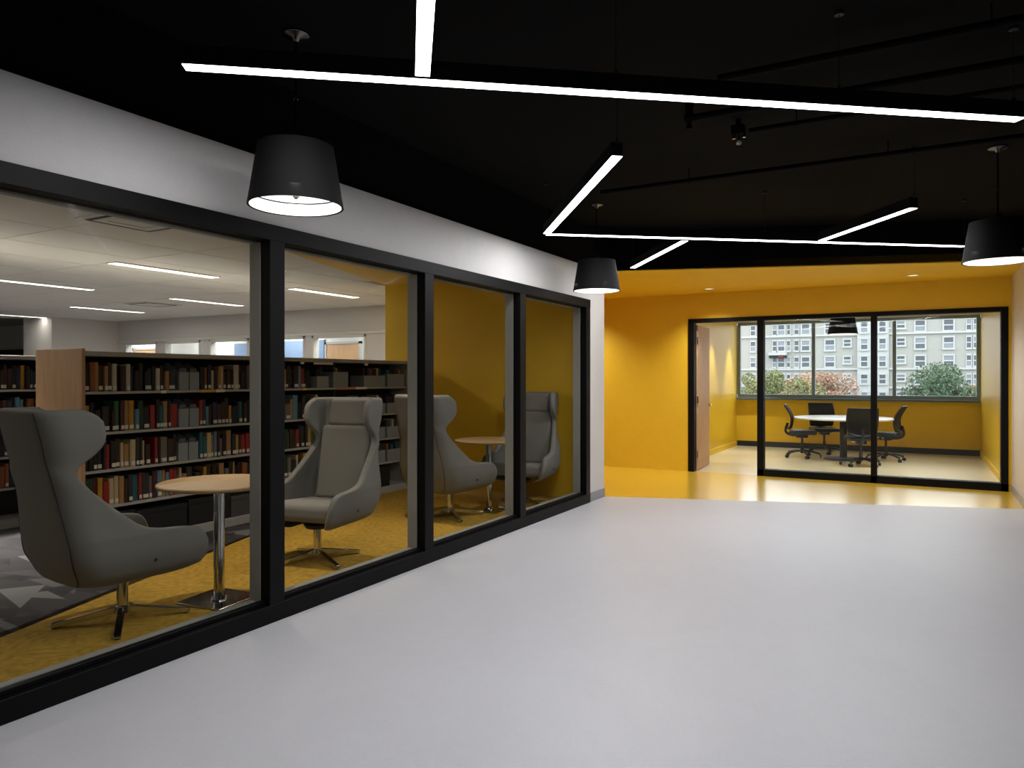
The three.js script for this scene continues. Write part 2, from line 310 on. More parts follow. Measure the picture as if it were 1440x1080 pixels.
// ------------------------------------------------------------------ pendants
function pendant(name, label, at, top, r = 0.24, h = 0.31, power = PENDANT_LIGHT, group) {
  const t = thing(name, label, 'pendant light', [at[0], at[1], at[2]], 0, group), H = top - at[1];
  const shade = mesh('lamp_shade', toCreasedNormals(lathe([[r - 0.006, 0.0], [r, 0], [r * 0.79, h], [0.03, h + 0.012], [0.03, h + 0.006], [r * 0.79 - 0.008, h - 0.008], [r - 0.006, 0]], 56), 0.6), m.shade, t);
  mesh('inner_reflector', lathe([[r - 0.008, 0.003], [r * 0.93, 0.075], [r * 0.925, 0.075], [r - 0.012, 0.003]], 56), m.shadeIn, t);
  mesh('light_diffuser', cyl(r * 0.93, r * 0.93, 0.006, 0.07, 48), m.pendantGlow, t);
  mesh('finial', [cyl(0.012, 0.018, 0.02, 0.05, 16), new THREE.SphereGeometry(0.012, 12, 8).translate(0, 0.05, 0)], m.steelDark, t);
  mesh('stem', [cyl(0.007, 0.007, H - h - 0.01, h + 0.01, 10), cyl(0.02, 0.03, 0.05, h + 0.01, 16)], m.pipe, t);
  mesh('coupling', cyl(0.012, 0.012, 0.02, h + (H - h) * 0.42, 12), m.chrome, t);
  mesh('ceiling_canopy', lathe([[0.001, H - 0.04], [0.014, H - 0.038], [0.02, H - 0.022], [0.066, H - 0.012], [0.068, H], [0.001, H]], 32), M('#6c6c6c', 0.25, { metalness: 1 }), t);
  downLight(t, r * 1.5, r * 1.5, 0.066, power, 0, 0, 0xfff4e6);
  return t;
}
pendant('pendant_light', 'black tapered pendant lamp hanging before the mullion beside the first armchair pair', [-2.8, 2.33, -2.72], HC);
pendant('pendant_light', 'black tapered pendant lamp hanging beside the white pier at the yellow recess', [-2.876, 2.335, -6.905], HC);
pendant('pendant_light', 'black tapered pendant lamp hanging close to the beige wall', [0.53, 2.34, -6.69], HC);
const mp = onZ(1185, 470, -14.15);
pendant('pendant_light', 'black pendant lamp hanging over the round meeting table', [mp[0], mp[1], -14.15], HS, 0.25, 0.3, 5);

// ------------------------------------------------------------------ recessed downlights, some of them added for extra light
function downlight(label, x, z, y, power = SPOT_LIGHT, angle = 64, blend = 1, tint = 0xffffff) {
  const t = thing('recessed_downlight', label, 'downlight', [x, y, z], 0);
  mesh('trim_ring', lathe([[0.05, 0.002], [0.052, -0.006], [0.075, -0.006], [0.078, 0.0], [0.05, 0.002]], 32), m.ivory, t);
  mesh('light_lens', cyl(0.051, 0.051, 0.003, -0.003, 24), m.spotGlow, t);
  spotDown(t, 0, -0.012, 0, power, angle, blend, tint, 2.5);
}
downlight('small round downlight in yellow soffit before the open meeting room door', -2.656, -10.59, HS);
downlight('small round downlight in yellow soffit before the fixed meeting room glass', -0.063, -10.449, HS);
downlight('small round downlight added unseen in the yellow soffit behind the white pier', -4.9, -10.5, HS);  // unseen lamp added to even out the light on the yellow recess
for (const [z, w] of [[-3.75, 'between the front armchairs'], [-5.4, 'behind the second armchair']]) downlight(`small round downlight in the nook ceiling ${w}`, -4.45, z, 2.73, NOOK_SPOT, 44, 1, 0xfff0dc);
for (const [x, z, a, b, w] of [[-3.08, -13.75, 28, 0.35, 'beside the door leaf'], [-3.08, -15.2, 28, 0.35, 'in the corner by the window'], [-0.3, -12.6, 40, 1, 'near the glass partition, added unseen'], [-0.1, -13.1, 40, 1, 'near the plain yellow wall, added unseen'], [-1.9, -12.7, 40, 1, 'between door and table, added unseen']]) downlight(`small round downlight in the meeting room ceiling ${w}`, x, z, HS, MEETING_SPOT, a, b);  // first two make the wall scallops; the other three are added to brighten the floor

// ------------------------------------------------------------------ black pipes and sprinklers under the ceiling
function pipe(label, x0, x1, z, y = 3.12, r = 0.02) {
  const t = thing('sprinkler_pipe', label, 'pipe', [0, 0, 0]);
  mesh('pipe_run', bar([x0, y, z], [x1, y, z], r, 12), m.pipe, t);
  for (let x = Math.ceil(x0) + 0.3; x < x1; x += 1.5) mesh('pipe_hanger', [bar([x, y + r * 0.8, z], [x, HC, z], 0.004, 6), new THREE.TorusGeometry(r + 0.004, 0.004, 6, 16).rotateY(Math.PI / 2).translate(x, y, z)], m.pipe, t);
  return t;
}
pipe('black ceiling pipe passing above the long linear lamp', -0.98, 1.02, -4.1);
const bent = pipe('black ceiling pipe ending in an elbow behind the long linear lamp', -1.27, 1.02, -4.64, 3.12, 0.022);
mesh('elbow', [new THREE.SphereGeometry(0.036, 16, 10), cyl(0.024, 0.024, 0.09, 0, 14), cyl(0.03, 0.03, 0.03, 0.06, 14), cyl(0.012, 0.02, 0.06, -0.075, 12)].map((g) => g.translate(-1.29, 3.125, -4.64)), m.pipe, bent);
pipe('thin black ceiling pipe leading to the sprinkler head', -1.0, 1.02, -5.07, 3.12, 0.016);
pipe('long black ceiling pipe crossing above the bent linear lamp', -2.5, 1.02, -6.1, 3.12, 0.018);
const spr = thing('fire_sprinkler', 'dark sprinkler head with pale glass bulb under black ceiling', 'sprinkler', [-1.08, 3.12, -5.1]);
mesh('fitting', [rbox(-0.045, 0.045, -0.005, 0.06, -0.03, 0.03, 0.01), cyl(0.014, 0.018, 0.045, 0.055, 12)], m.pipe, spr);
mesh('bulb', new THREE.SphereGeometry(0.019, 16, 12).translate(0.005, -0.062, 0), m.lens, spr);
mesh('bracket', [bar([0.005, 0, 0], [0.005, -0.09, 0], 0.006), cyl(0.02, 0.02, 0.006, -0.092, 14).translate(0.005, 0, 0)], m.pipe, spr);
mesh('brass_nut', cyl(0.014, 0.014, 0.022, -0.03, 6).translate(-0.03, 0, 0), m.brass, spr);
mesh('steel_nut', cyl(0.011, 0.011, 0.022, -0.03, 6).translate(0.04, 0, 0), m.chrome, spr);

// ------------------------------------------------------------------ library ceiling fixtures
fixtures.forEach(([x, z0, z1]) => {
  const side = { '-7.83': 'over the long bookcase', '-10.5': 'in the second row', '-13.3': 'in the third row', '-16.28': 'beside the white column' }[x];
  const t = thing('ceiling_light', `slim library ceiling light ${side}, ${{ '-7.52': 'first', '-4.86': 'second', '-2.2': 'third', '0.46': 'fourth' }[z0]} from the office windows`, 'ceiling light', [x, 2.735, (z0 + z1) / 2], 0, `library ceiling lights ${side}`);
  const L = z0 - z1;
  mesh('light_frame', [box(-0.09, -0.075, -0.012, 0.03, -L / 2, L / 2), box(0.075, 0.09, -0.012, 0.03, -L / 2, L / 2), box(-0.09, 0.09, -0.012, 0.03, -L / 2, -L / 2 + 0.012), box(-0.09, 0.09, -0.012, 0.03, L / 2 - 0.012, L / 2)], m.ivory, t);
  mesh('light_diffuser', box(-0.076, 0.076, -0.006, 0.02, -L / 2 + 0.011, L / 2 - 0.011), m.libraryGlow, t);
  downLight(t, 0.15, L - 0.024, -0.009, x > -16 ? LIBRARY_LIGHT : 12, 0, 0, 0xfff6ea);
  if (x > -16) for (const s of [-1, 1]) spotDown(t, 0, -0.012, s * L / 4, LIBRARY_SPOT, 54, 1, 0xfff6ea, 4);
});
function vent(label, x, z, s) {
  const t = thing('air_diffuser', label, 'ceiling vent', [x, 2.735, z]);
  const ring = (a, b, y, mm, n) => mesh(n, [box(-a, a, y - 0.012, y, -a, -b), box(-a, a, y - 0.012, y, b, a), box(-a, -b, y - 0.012, y, -b, b), box(b, a, y - 0.012, y, -b, b)], mm, t);
  ring(s, s * 0.86, 0, m.ivory, 'outer_frame'); ring(s * 0.86, s * 0.74, -0.004, m.panelDark, 'dark_slot'); ring(s * 0.74, s * 0.5, -0.004, m.ivory, 'inner_frame');
  mesh('core_plate', box(-s * 0.5, s * 0.5, -0.01, 0.004, -s * 0.5, s * 0.5), m.ivory, t);
}
vent('square ceiling air diffuser with dark slot above the first bookcase', -5.58, -3.7, 0.33);
vent('small far ceiling air diffuser between the library lights', -11.68, -8.0, 0.33);

// offices behind the far windows
for (const x of [-17.3, -14.6, -11.9, -9.2]) {
  const t = thing('office_light', 'glowing square ceiling panel in an office behind the windows', 'ceiling light', [x, 2.7, -10.95], 0, 'office ceiling panels');
  mesh('panel_frame', [box(-0.62, 0.62, -0.02, 0, -0.62, -0.6), box(-0.62, 0.62, -0.02, 0, 0.6, 0.62), box(-0.62, -0.6, -0.02, 0, -0.6, 0.6), box(0.6, 0.62, -0.02, 0, -0.6, 0.6)], m.ivory, t);
  mesh('light_panel', box(-0.6, 0.6, -0.012, 0, -0.6, 0.6), m.officeGlow, t);
  downLight(t, 1.18, 1.18, -0.016, OFFICE_LIGHT);
}
function officeDoor(label, x) {
  const t = thing('office_door', label, 'door', [x, 0, -11.698]);
  mesh('leaf', metreUV(rbox(-0.45, 0.45, 0.01, 2.16, 0, 0.045, 0.004)), m.wood, t);
  mesh('door_frame', [box(-0.5, -0.45, 0, 2.21, 0, 0.06), box(0.45, 0.5, 0, 2.21, 0, 0.06), box(-0.5, 0.5, 2.16, 2.21, 0, 0.06)], m.steel, t);
  mesh('handle', [cyl(0.02, 0.02, 0.05).rotateX(Math.PI / 2).translate(0.36, 1, 0.04), bar([0.36, 1, 0.09], [0.26, 1, 0.09], 0.01)], m.chrome, t);
}
officeDoor('wooden office door seen through the window nearest the yellow wall', onZ(484, 500, -11.7)[0]);
officeDoor('wooden office door seen through the window by the white column', onZ(206, 500, -11.7)[0]);
function board(label, px0, px1, y1) {
  const a = onZ(px0, 500, -11.68)[0], b = onZ(px1, 500, -11.68)[0], t = thing('pin_board', label, 'board', [(a + b) / 2, 0, -11.697]);
  mesh('blue_panel', rbox(-(b - a) / 2, (b - a) / 2, 0.8, y1, 0, 0.03, 0.004), m.blue, t);
  for (const y of [0.78, y1]) mesh('board_rim', box(-(b - a) / 2 - 0.02, (b - a) / 2 + 0.02, y, y + 0.02, 0, 0.036), m.ivory, t);
}
board('large blue board in the office next to the yellow wall', 396, 431, 2.26);
board('narrow blue board beside the wooden office door', 440, 456, 2.26);
board('blue board in the office behind the bookcase', 330, 349, 2.24);

// ------------------------------------------------------------------ bookcases
const SHX = -5.83, TIERS = [1.335, 1.0, 0.69, 0.39, 0.085], TOPS = [1.62, 1.315, 0.98, 0.67, 0.37];
function bookcase(label, x, z0, z1, withEnd) {
  const t = thing('bookcase', label, 'bookcase', [x, 0, 0]);
  const D = 0.32, mid = -D;                                     // a double-faced case, its spine at -D
  mesh('top_panel', rbox(-2 * D, 0.0, 1.625, 1.665, z1, z0, 0.006), m.steel, t);
  mesh('spine_panel', box(mid - 0.01, mid + 0.01, 0.02, 1.63, z1 + 0.01, z0 - 0.01), m.panelDark, t);
  TIERS.forEach((y, i) => {
    mesh(i === 4 ? 'base_deck' : 'shelf', i === 4 ? rbox(mid, 0, 0, y, z1, z0, 0.006) : rbox(mid, -0.004, y - 0.022, y, z1 + 0.004, z0 - 0.004, 0.004), m.steel, t);
    mesh(i === 4 ? 'base_deck' : 'shelf', i === 4 ? rbox(-2 * D, mid, 0, y, z1, z0, 0.006) : rbox(-2 * D + 0.004, mid, y - 0.022, y, z1 + 0.004, z0 - 0.004, 0.004), m.steel, t);
  });
  const n = Math.round((z0 - z1) / 1.05);
  for (let k = 0; k <= n; k++) { const z = z0 + (z1 - z0) * k / n; mesh('upright', rbox(mid - 0.03, mid + 0.03, 0, 1.63, z - 0.015, z + 0.015, 0.003), m.steelDark, t); if (k && k < n) for (const y of TIERS.slice(0, 4)) mesh('shelf_bracket', box(mid, mid + 0.05, y, y + 0.16, z - 0.002, z + 0.002), m.steel, t); }
  if (withEnd) mesh('end_panel', metreUV(rbox(-2 * D - 0.015, 0.015, 0.0, 1.685, z0, z0 + 0.028, 0.004)), m.wood, t).userData.label = 'light oak end panel';
  return t;
}
const ZS0 = -3.4, ZS1 = -7.62;
const caseA = bookcase('long grey metal bookcase with oak end panel, filled with books', SHX, ZS0, ZS1, true);
const caseB = bookcase('second bookcase row standing behind the oak end panel', -7.62, -2.2, -7.6, false);
mesh('far_upright', rbox(-0.64, 0, 0, 1.66, ZS1 - 0.02, ZS1, 0.004), m.steel, caseA);
for (const [px, w, y, c] of [[230, 0.05, 1.335, '#e9e6df'], [292, 0.16, 1.335, '#c9a13a'], [310, 0.1, 1.335, '#e9e6df'], [425, 0.05, 1.62, '#e9e6df'], [455, 0.3, 1.62, '#ded9cf'], [428, 0.06, 1.335, '#d7c21c'], [487, 0.3, 1.335, '#c98f4a'], [508, 0.2, 1.335, '#efece8'], [515, 0.06, 1.62, '#efece8']]) {
  const z = onX(px, 540, SHX)[2];
  mesh('shelf_label', rbox(-0.003, 0.004, y - 0.024, y + 0.002, z - w / 2, z + w / 2, 0.001), M(c, 0.6), caseA);
}

// books: the 300 that show largest stand singly, the rest are one heap
const COLORS = [['black', '#17151a', 16], ['dark brown', '#35231c', 14], ['charcoal', '#2c2c31', 12], ['maroon', '#4b1d24', 8], ['navy blue', '#1c2740', 7], ['dark green', '#1f3a2d', 6], ['teal', '#1d5a66', 5], ['tan', '#a07a4c', 8], ['cream', '#b9a983', 5], ['red', '#93271f', 5], ['grey', '#6b6762', 5], ['ochre', '#b5832a', 4], ['light blue', '#5f8aa3', 3], ['orange brown', '#8a4f22', 5], ['white', '#b9b5aa', 2], ['green', '#2f6a3d', 2]];
const bag = COLORS.flatMap((c, i) => Array(c[2]).fill(i));
const bookMat = new THREE.MeshPhysicalMaterial({ color: '#ffffff', roughness: 0.6, vertexColors: true });
function bookGeometry(w, h, d, hex, paper, label) {             // spine towards +x; page block pale on top
  const c = new THREE.Color(hex), p = new THREE.Color(paper), parts = [];
  const add = (g, col) => { const a = new Float32Array(g.attributes.position.count * 3); for (let i = 0; i < a.length; i += 3) { a[i] = col.r; a[i + 1] = col.g; a[i + 2] = col.b; } g.setAttribute('color', new THREE.BufferAttribute(a, 3)); parts.push(g); };
  const t = Math.min(0.003, w * 0.15), e = Math.min(0.005, w * 0.3);
  const s = new THREE.Shape(); s.moveTo(-d, -w / 2); s.lineTo(-e, -w / 2); s.quadraticCurveTo(0.002, -w * 0.35, 0.003, 0); s.quadraticCurveTo(0.002, w * 0.35, -e, w / 2); s.lineTo(-d, w / 2); s.lineTo(-d, w / 2 - t); s.lineTo(-e - t, w / 2 - t); s.lineTo(-e - t, -w / 2 + t); s.lineTo(-d, -w / 2 + t);
  const g = new THREE.ExtrudeGeometry(s, { depth: h, bevelEnabled: false, curveSegments: 2 }).rotateX(-Math.PI / 2); g.deleteAttribute('uv'); add(g.index ? g.toNonIndexed() : g, c);
  const pg = box(-d + 0.003, -e - t, 0.003, h - 0.004, -w / 2 + t, w / 2 - t).toNonIndexed(); pg.deleteAttribute('uv'); add(pg, p);
  if (label) { const lg = box(-0.002, 0.0042, 0.014, 0.046, -w * 0.36, w * 0.36).toNonIndexed(); lg.deleteAttribute('uv'); add(lg, new THREE.Color('#d9d6cc')); }
  return mergeGeometries(parts);
}
const TIERNAME = ['top shelf', 'second shelf', 'third shelf', 'fourth shelf', 'bottom deck'];
const loose = []; let singles = 0, rowBooks = [];
function labelRow() {                                           // names each book by its neighbours in the row
  rowBooks.forEach(([o, c, size, where], i) => {
    const a = rowBooks[i - 1]?.[1], b = rowBooks[i + 1]?.[1];
    tag(o, `${c} ${size} book ${a && b ? `between ${a} and ${b} books` : a || b ? `at row end beside ${a ?? b} book` : 'standing alone'}, ${where}`, 'book', `books on the ${where}`);
  });
  rowBooks = [];
}
function book(x, y, z, w, h, d, ci, tier, where, single, lean = 0) {
  const g = bookGeometry(w, h, d, COLORS[ci][1], '#b9ad93', rnd() < 0.6 && w > 0.02);
  if (lean) g.rotateX(lean);
  if (single && singles < 300) {
    singles++;
    const o = mesh('book', g, bookMat); o.position.set(x, y, z);
    rowBooks.push([o, COLORS[ci][0], w > 0.042 ? 'thick' : w < 0.031 ? 'thin' : 'upright', `${TIERNAME[tier]}, ${where}`]);
  } else loose.push(g.translate(x, y, z));
}
const zOf = (px) => onX(px, 560, SHX)[2];
const ENDS = [440, 470, 470, 470];                              // pixel where each tier of the long case passes from books to bins
const FILES = [[252, 278], [256, 278], [256, 279], [999, 999]];
const magFiles = [];
for (let tier = 0; tier < 4; tier++) {
  let z = ZS0 - 0.02; const zEnd = zOf(ENDS[tier]), f0 = zOf(FILES[tier][0]), f1 = FILES[tier][0] < 900 ? zOf(FILES[tier][1]) : 0, n = [];
  let filed = FILES[tier][0] > 900;
  while (z > zEnd) {
    if (!filed && z < f0 + 0.02) { magFiles.push([tier, z - 0.052], [tier, z - 0.162]); z -= 0.225; filed = true; continue; }
    let clear = true;
    for (let k = 1; k < 4; k++) { const zu = ZS0 + (ZS1 - ZS0) * k / 4; if (z - 0.06 < zu + 0.004 && z > zu - 0.004) { z = zu - 0.006; clear = false; } }
    if (!clear) continue;
    const w = rnd() < 0.12 ? rr(0.055, 0.075) : rr(0.026, 0.05), h = Math.min(TOPS[tier] - TIERS[tier] - 0.045, rr(0.17, 0.262)), d = rr(0.15, 0.21);
    const ci = bag[Math.floor(rnd() * bag.length)];
    book(SHX - 0.03 - rr(0, 0.03), TIERS[tier], z - w / 2, w, h, d, ci, tier, 'long bookcase', true);
    z -= w + 0.0015 + (rnd() < 0.03 ? rr(0.01, 0.04) : 0);
  }
  labelRow();
}
for (let tier = 0; tier < 4; tier++) {                          // the second row shows between the frame and the end panel
  let z = -3.15;
  while (z > -4.75) {
    let hit = false;
    for (let k = 1; k < 5; k++) { const zu = -2.2 - 5.4 * k / 5; if (z - 0.056 < zu + 0.004 && z > zu - 0.004) { z = zu - 0.006; hit = true; } }
    if (hit) continue;
    const w = rr(0.026, 0.052), h = Math.min(TOPS[tier] - TIERS[tier] - 0.05, rr(0.17, 0.26));
    book(-7.62 - 0.03 - rr(0, 0.03), TIERS[tier], z - w / 2, w, h, rr(0.15, 0.2), bag[Math.floor(rnd() * bag.length)], tier, 'second bookcase', true);
    z -= w + 0.0015;
  }
  labelRow();
}
// grey magazine files and open bins on the long case
function magazineFile(tier, z) {
  const t = thing('magazine_file', `grey plastic magazine file among books on the ${TIERNAME[tier]}`, 'magazine file', [SHX - 0.04, TIERS[tier], z], 0, `grey magazine files on the ${TIERNAME[tier]}`);
  const s = new THREE.Shape(); s.moveTo(-0.22, 0); s.lineTo(0, 0); s.lineTo(0, 0.15); s.quadraticCurveTo(-0.005, 0.175, -0.03, 0.18); s.lineTo(-0.15, 0.25); s.lineTo(-0.22, 0.25);
  const wall = (zz) => new THREE.ExtrudeGeometry(s, { depth: 0.003, bevelEnabled: false }).translate(0, 0, zz);
  mesh('side_wall', wall(-0.05), m.bin, t); mesh('side_wall', wall(0.047), m.bin, t);
  mesh('front_wall', rbox(-0.004, 0.001, 0, 0.165, -0.05, 0.05, 0.002), m.bin, t);
  mesh('bottom', box(-0.22, 0, 0, 0.004, -0.047, 0.047), m.bin, t);
  mesh('papers', box(-0.2, -0.02, 0.006, 0.2, -0.035, 0.03), m.binDark, t);
}
magFiles.forEach((a) => magazineFile(...a));
function bin(tier, zc, w, h, label) {
  const t = thing('display_bin', label, 'storage bin', [SHX - 0.02, TIERS[tier], zc], 0);
  mesh('front_panel', rbox(-0.006, 0, 0, h, -w / 2, w / 2, 0.003), m.bin, t);
  for (const s of [-1, 1]) mesh('side_panel', rbox(-0.22, -0.004, 0, h, s * w / 2 - s * 0.006 - 0.003, s * w / 2 - s * 0.006 + 0.003, 0.002), m.bin, t);
  mesh('bottom', box(-0.22, -0.004, 0, 0.004, -w / 2 + 0.01, w / 2 - 0.01), m.bin, t);
  let z = w / 2 - 0.02;
  while (z > -w / 2 + 0.06) { const b = rr(0.028, 0.05), c = bag[Math.floor(rnd() * bag.length)]; book(SHX - 0.05, TIERS[tier] + 0.0045, zc + z - b / 2, b, rr(0.2, 0.24), 0.15, c, tier, 'grey bins', true); z -= b + 0.004 + (rnd() < 0.3 ? 0.05 : 0); }
  labelRow();
}
const binSpans = [[[447, 465, 0.13], [470, 492, 0.18], [513, 544, 0.14], [546, 571, 0.16]], [[500, 522, 0.12], [524, 544, 0.13], [546, 571, 0.13]], [[500, 522, 0.14], [524, 544, 0.14], [546, 571, 0.14]], [[500, 522, 0.13], [524, 544, 0.15], [546, 571, 0.15]]];
binSpans.forEach((row, tier) => row.forEach(([a, b, h], i) => {
  const z0 = zOf(a), z1 = zOf(b), place = ['against the yellow end wall', 'second from the yellow end wall', 'third from the yellow end wall', 'next to the books'][row.length - 1 - i];
  bin(tier, (z0 + z1) / 2, z0 - z1 - 0.015, h, `low grey display bin on the ${TIERNAME[tier]}, ${place}`);
}));
// boxes and binders on the bottom deck
let bz = ZS0 - 0.02;
for (const [w, h, c, n] of [[0.42, 0.24, '#0f1114', 'black'], [0.5, 0.22, '#101319', 'blue black'], [0.46, 0.24, '#14161a', 'charcoal'], [0.3, 0.2, '#46494d', 'grey'], [0.62, 0.255, '#0d3a2c', 'dark green'], [0.5, 0.24, '#0f1115', 'coal black'], [0.48, 0.25, '#10131b', 'navy black'], [0.5, 0.25, '#0b0d12', 'jet black']]) {
  if (bz - w < ZS1 + 0.01) break;
  const t = thing('archive_box', `${n} archive box on the bottom deck of the long bookcase`, 'box', [SHX - 0.02, TIERS[4], bz - w / 2 - 0.005]);
  mesh('box_body', rbox(-0.26, 0, 0, h * 0.8, -w / 2 + 0.004, w / 2 - 0.004, 0.006), M(c, 0.7), t);
  mesh('lid', rbox(-0.264, 0.004, h * 0.8, h, -w / 2, w / 2, 0.006), M(c, 0.7), t);
  bz -= w + 0.01;
}
if (loose.length) { const o = mesh('book_rows', mergeGeometries(loose), bookMat); o.userData = { kind: 'stuff', label: 'remaining rows of mixed books on the shelves', category: 'books' }; }
const tall = thing('dark_fill_bookcase', 'tall dark bookcase added to fill the dark opening beyond the white column', 'bookcase', [-19.4, 0, -9.9]);  // bookcase added to stand in for a dark opening
mesh('carcass', [box(-2.2, 2.2, 0, 2.15, -0.18, -0.15), box(-2.2, -2.16, 0, 2.15, -0.15, 0.18), box(2.16, 2.2, 0, 2.15, -0.15, 0.18), box(-2.2, 2.2, 2.1, 2.15, -0.15, 0.18)], m.panelDark, tall);
for (const y of [0.1, 0.5, 0.9, 1.3, 1.7]) mesh('shelf', box(-2.15, 2.15, y, y + 0.03, -0.15, 0.17), m.panelDark, tall);

// ------------------------------------------------------------------ wing armchairs
const lerpT = (tab, y) => { if (y <= tab[0][0]) return tab[0][1]; for (let i = 1; i < tab.length; i++) if (y <= tab[i][0]) { const [a, p] = tab[i - 1], [b, r] = tab[i]; return p + (r - p) * (y - a) / (b - a); } return tab[tab.length - 1][1]; };
let seamPoint;
function armchairShell() {
  const back = [[0.275, -0.27], [0.31, -0.36], [0.45, -0.42], [0.8, -0.475], [1.28, -0.585]];
  const front = [[0.275, 0.12], [0.3, 0.22], [0.33, 0.295], [0.38, 0.325], [0.46, 0.325], [0.53, 0.295], [0.56, 0.25], [0.572, 0.19], [0.578, 0.08], [0.592, -0.03], [0.62, -0.095], [0.72, -0.21], [0.85, -0.345], [0.92, -0.395], [0.955, -0.395], [0.985, -0.37], [1.02, -0.318], [1.06, -0.275], [1.1, -0.255], [1.15, -0.25], [1.21, -0.265], [1.25, -0.3], [1.275, -0.36]];
  const width = [[0.275, 0.2], [0.3, 0.27], [0.34, 0.335], [0.45, 0.375], [0.57, 0.375], [0.75, 0.335], [0.95, 0.3], [1.1, 0.315], [1.2, 0.315], [1.28, 0.3]];
  const ys = [0.275, 0.283, 0.295, 0.31, 0.335, 0.37, 0.42, 0.47, 0.51, 0.54, 0.556, 0.566, 0.573, 0.578, 0.585, 0.6, 0.63, 0.67, 0.72, 0.78, 0.84, 0.89, 0.92, 0.945, 0.965, 0.985, 1.01, 1.04, 1.07, 1.1, 1.14, 1.18, 1.21, 1.24, 1.26, 1.272, 1.28];
  const rows = ys.map((y, i) => {
    const w = lerpT(width, y), b = lerpT(back, y), e = lerpT(front, y), last = ys.length - 1;
    const t = 0.055 * (i === last ? 0.35 : i === last - 1 ? 0.75 : i === 0 ? 0.7 : 1);
    const path = (off) => {                                    // half of the U in plan, from the tip to the middle of the back
      const W = w - off, B = b + off, r = Math.max(0.012, Math.min(0.13 - off * 0.6, (e - b) * 0.85 - off * 0.4, W * 0.8)), out = [];
      const z1 = Math.min(B + r, e - 0.004);
      for (let k = 0; k <= 5; k++) out.push([W - 0.02 * (e - z1) * k / 5 * 0, e + (z1 - e) * k / 5]);
      for (let k = 1; k <= 8; k++) { const a = k / 8 * Math.PI / 2; out.push([W - r + r * Math.cos(a), z1 - (z1 - B) * Math.sin(a)]); }
      for (let k = 1; k <= 4; k++) out.push([(W - r) * (1 - k / 4), B - (off ? 0 : 0.006 * k / 4)]);
      return out;
    };
    const edge = (0.055 - t) / 2, o = path(edge), n = path(edge + t);
    const full = (h) => [...h, ...h.slice(0, -1).reverse().map(([x, z]) => [-x, z])];
    const O = full(o), I = full(n).reverse(), tipR = [[w - 0.012, e + 0.012], [w - 0.0275, e + 0.02], [w - 0.043, e + 0.012]];
    return [...O, ...tipR.map(([x, z]) => [-x, z]), ...I, ...tipR.slice().reverse()].map(([x, z]) => [x, y, z]);
  });
  seamPoint = (y, s) => { const w = lerpT(width, y), b = lerpT(back, y), e = lerpT(front, y), r = Math.max(0.012, Math.min(0.13, (e - b) * 0.85, w * 0.8)), a = 1.15, z1 = Math.min(b + r, e - 0.004); return [s * (w - r + r * Math.cos(a)), y, z1 - (z1 - b) * Math.sin(a)]; };
  const n = rows[0].length, pos = rows.flat(2), idx = [], half = 35;
  for (let i = 0; i + 1 < rows.length; i++) for (let k = 0; k < n; k++) { const a = i * n + k, b = i * n + (k + 1) % n; idx.push(a, a + n, b, b, a + n, b + n); }
  const cap = (row, up) => { const O = half; for (let k = 0; k + 1 < O; k++) { const a = row * n + k, b = row * n + k + 1, c = row * n + (2 * O + 2 - k), d = row * n + (2 * O + 1 - k); up ? idx.push(a, c, b, b, c, d) : idx.push(a, b, c, b, d, c); } };
  cap(rows.length - 1, true); cap(0, false);
  const g = new THREE.BufferGeometry(); g.setAttribute('position', new THREE.Float32BufferAttribute(pos, 3)); g.setIndex(idx); g.computeVertexNormals();
  return g;
}
function softBox(w, h, d, r, bulge = 0.012) {                  // a cushion centred at the origin
  const g = new RoundedBoxGeometry(w, h, d, 5, r), p = g.attributes.position;
  for (let i = 0; i < p.count; i++) { const u = p.getX(i) / (w / 2), v = p.getY(i) / (h / 2), s = p.getZ(i) / (d / 2); p.setXYZ(i, p.getX(i) * (1 - 0.03 * v * v), p.getY(i) + bulge * (1 - u * u) * (1 - s * s) * v, p.getZ(i) + bulge * (1 - u * u) * (1 - v * v) * s); }
  g.computeVertexNormals(); return g;
}
const sub = (g, n) => g;                                        // cushions are already finely divided by their rounded edges
function starBase(parent, legs, r, turn, material) {
  for (let k = 0; k < legs; k++) {
    const s = new THREE.Shape(); s.moveTo(0.03, 0.085); s.lineTo(0.06, 0.082); s.lineTo(r, 0.026); s.quadraticCurveTo(r + 0.012, 0.012, r, 0.008); s.lineTo(r - 0.03, 0.008); s.lineTo(0.03, 0.055);
    const g = new THREE.ExtrudeGeometry(s, { depth: 0.034, bevelEnabled: true, bevelSize: 0.003, bevelThickness: 0.003, bevelSegments: 1 }).translate(0, 0, -0.017).rotateY(turn + k * 2 * Math.PI / legs);
    mesh('base_leg', g, material, parent);
    const foot = cyl(0.014, 0.016, 0.009, 0, 12).translate((r - 0.015) * Math.cos(turn + k * 2 * Math.PI / legs), 0, -(r - 0.015) * Math.sin(turn + k * 2 * Math.PI / legs));
    mesh('glide', foot, m.plastic, parent);
  }
}
const shellGeo = armchairShell();
